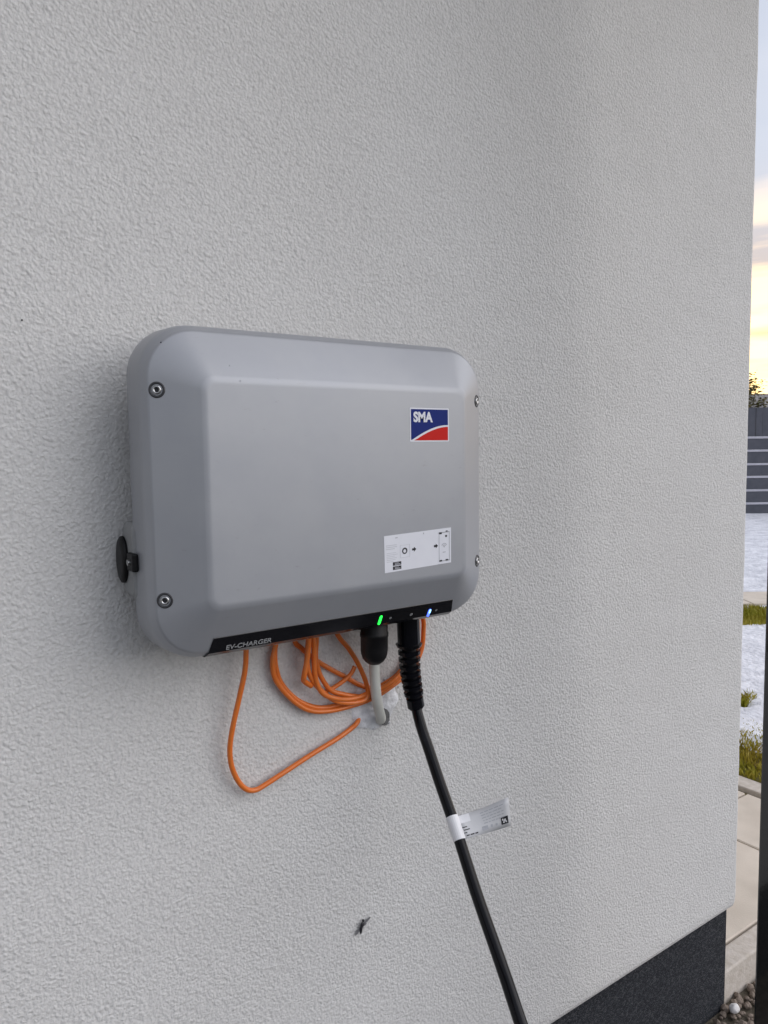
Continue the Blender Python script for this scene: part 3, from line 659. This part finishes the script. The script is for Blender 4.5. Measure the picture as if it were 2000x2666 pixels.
# ---------------------------------------------------------------- orange cable: one long run in a hung coil, then down and into the hole
up = lambda x, z=1.13, y=-.011: (x, y, z)
run = [(.0850, .012, .9150), (.0812, -.001, .9165), (.0749, -.006, .9135), (.066, -.006, .9085), (.043, -.008, .9007), (.0035, -.009, .8895), (-.0382, -.010, .8762), (-.0646, -.010, .8674), (-.0801, -.010, .8637), (-.0935, -.011, .8693), (-.1047, -.012, .8847), (-.1129, -.014, .9072), (-.1145, -.016, .9306), (-.1105, -.018, .9568), (-.1023, -.020, .9902), (-.0946, -.022, 1.0237), (-.0922, -.022, 1.051), (-.088, -.018, 1.09),
       (-.050, -.013, 1.135), (.04, -.012, 1.150), (.13, -.011, 1.130), (.180, -.010, 1.085), (.1895, -.010, 1.0457), (.1903, -.010, 1.0283), (.1865, -.010, 1.0006), (.1701, -.010, .9751), (.1439, -.010, .9609), (.1126, -.011, .9493), (.0893, -.011, .9442), (.0579, -.010, .9417), (.0295, -.010, .9424), (.0039, -.010, .948), (-.0163, -.010, .9606), (-.0358, -.010, .9814), (-.0493, -.010, 1.0036), (-.0514, -.010, 1.0258), (-.0471, -.010, 1.0429), (-.036, -.012, 1.09),
       (-.01, -.016, 1.115), (.022, -.018, 1.090), (.0396, -.018, 1.0475), (.0565, -.018, 1.0255), (.0714, -.018, 1.0019), (.0827, -.018, .9768), (.0868, -.018, .9599), (.0828, -.018, .9499), (.0641, -.018, .9485), (.0376, -.018, .9561), (.0167, -.018, .9724), (.0005, -.018, .9925), (-.0063, -.018, 1.0142), (-.0039, -.018, 1.0446), (.004, -.018, 1.09),
       (.06, -.014, 1.125), (.13, -.014, 1.110), (.172, -.015, 1.060), (.170, -.016, 1.000), (.148, -.015, .9712), (.1113, -.014, .9534), (.0793, -.013, .9528), (.0456, -.012, .9634), (.0308, -.012, .9716), (.0205, -.012, .9857), (.0133, -.012, 1.0015), (.0097, -.012, 1.0212), (.0115, -.012, 1.0455), (.010, -.012, 1.09),
       (-.004, -.008, 1.125), (-.025, -.006, 1.090), (-.0174, -.005, 1.046), (-.0076, -.005, 1.0333), (.0142, -.005, 1.0132), (.0355, -.005, .9974), (.0594, -.005, .9819), (.0839, -.005, .9654), (.1081, -.005, .9579), (.1446, -.005, .9679), (.175, -.005, 1.000), (.180, -.006, 1.05), (.15, -.008, 1.12),
       (.06, -.016, 1.145), (-.005, -.020, 1.11), (.002, -.021, 1.045), (.003, -.021, 1.000), (.013, -.021, .974), (.036, -.020, .9605), (.064, -.018, .9545), (.092, -.016, .9570), (.125, -.015, .9625), (.158, -.014, .9860), (.176, -.013, 1.03), (.16, -.012, 1.10),
       (.05, -.006, 1.15), (-.030, -.006, 1.10), (-.0455, -.006, 1.04), (-.0425, -.006, 1.003), (-.0285, -.006, .979), (-.008, -.006, .960), (.018, -.006, .9480), (.045, -.006, .9460), (.080, -.006, .9490), (.118, -.006, .9590), (.150, -.006, .9730), (.177, -.006, 1.010), (.182, -.007, 1.07)]
bm = bmesh.new(); tube(bm, smooth_path(run, 10), .0034, 12)
oc = link('orange_cable', bm, 'orange', None, smooth=True)
tag(oc, 'thin orange cable coiled under the charger with one long loop sagging low', 'cable')
for pts_, r in (([(-.0070, -.026, 1.10), (-.0077, -.026, 1.0489), (-.0111, -.026, 1.0219), (-.0150, -.025, 1.0025), (-.0125, -.020, .994), (.000, -.016, .984)], .0036), ([(.0689, -.014, .9974), (.0644, -.013, .9891), (.055, -.012, .9814), (.038, -.010, .9731), (.0266, -.009, .9701)], .0030)):
    bm = bmesh.new(); tube(bm, smooth_path(pts_, 10), r, 12); link('cable_end', bm, 'orange', oc, smooth=True)

bm = bmesh.new(); tube(bm, smooth_path([(.081, -.040, 1.08), (.0830, -.040, 1.0244), (.0861, -.036, .9966), (.0897, -.032, .9729), (.0950, -.027, .951), (.1035, -.020, .9300), (.1110, -.013, .9160), (.1155, -.003, .9095), (.1170, .014, .9080)], 10), .0072, 20)
tag(link('white_conduit', bm, 'whitepvc', None, smooth=True), 'smooth white pipe running from under the charger into the drilled hole', 'conduit')

# ---------------------------------------------------------------- insect on the wall
fy = empty('insect', (.0790, 0, .6150)); tag(fy, 'small dark winged insect sitting on the wall low beside the cable', 'insect')
bm = bmesh.new()
ellipsoid(bm, (-.0006, -.0035, -.0030), (.0021, .0020, .0072), Matrix.Rotation(.12, 3, 'Y')); ellipsoid(bm, (.0012, -.0036, .0030), (.0024, .0022, .0042)); ellipsoid(bm, (.0032, -.0034, .0085), (.0018, .0018, .0020))
link('body', bm, 'ink', fy, smooth=True)
for a0, L, wd in ((-138, .0150, .0019), (28, .0170, .0020), (4, .0085, .0013)):
    bm = bmesh.new(); a = math.radians(a0); d = Vector((math.cos(a), 0, math.sin(a))); n_ = Vector((-math.sin(a), 0, math.cos(a))); o = Vector((.001, -.0030, .001))
    pts = [o + d * (L * (1 - math.cos(math.pi * k / 8)) / 2) + n_ * wd * math.sin(math.pi * k / 8) for k in range(9)] + [o + d * (L * (1 + math.cos(math.pi * k / 8)) / 2) - n_ * wd * math.sin(math.pi * k / 8) for k in range(1, 8)]
    loft(bm, [pts, [p + Vector((0, -.0002, 0)) for p in pts]]); link('wing', bm, 'wing', fy)
for k in range(6):
    s_ = -1 if k % 2 else 1; z = .003 - .0022 * (k // 2); bm = bmesh.new()
    tube(bm, [Vector((s_ * .001, -.003, z)), Vector((s_ * .004, -.0045, z + .001 * (1 - k // 2))), Vector((s_ * .0065, -.0004, z + .003 * (1 - k // 2)))], .00022, 5); link('leg', bm, 'ink', fy)

# ---------------------------------------------------------------- black post at the right
bm = bmesh.new(); box(bm, (0, -.080, 0), (.080, 0, 2.55), .003, 2)
ps = empty('metal_post', (.560, -.312, -.002)); tag(ps, 'black glossy square metal post standing in front of the house corner', 'post')
link('shaft', bm, 'post', ps)
bm = bmesh.new(); box(bm, (-.04, -.12, 0), (.12, .04, .008), .001, 1); link('base_plate', bm, 'post', ps)


# ---------------------------------------------------------------- roof overhang out of view, added to shade and warm the wall's top
for k in range(60):
    bm = bmesh.new(); box(bm, (-7.0 + k * .146, -.62, 2.80), (-7.0 + k * .146 + .142, -.006, 2.82)); link('added_plank', bm, 'added_board', hs)
bm = bmesh.new(); box(bm, (-7.1, -.66, 2.823), (1.80, -.004, 3.02), .004, 1); link('added_eaves', bm, 'added_board', hs)
bm = bmesh.new(); box(bm, (1.08, -.002, 2.823), (1.80, 9, 3.02), .004, 1); link('added_eaves', bm, 'added_board', hs)

bm = bmesh.new(); bmesh.ops.create_icosphere(bm, subdivisions=1, radius=.0011); link('dirt_speck', bm, 'ink', hs, loc=(-.3191, -.0006, 1.427))
for x, z, q in ((-.2095, .1545, .0009), (-.142, .134, .0007), (-.134, .118, .0006)):
    bm = bmesh.new(); bmesh.ops.create_icosphere(bm, subdivisions=1, radius=q); ii = min((HX - abs(x)) / FX, (HZ - z) / FZ); link('dirt_speck', bm, 'greyink' if q < .0008 else 'ink', ch, loc=(x, YE + (YF - YE) * max(0, min(1, ii)) - .0002, z))
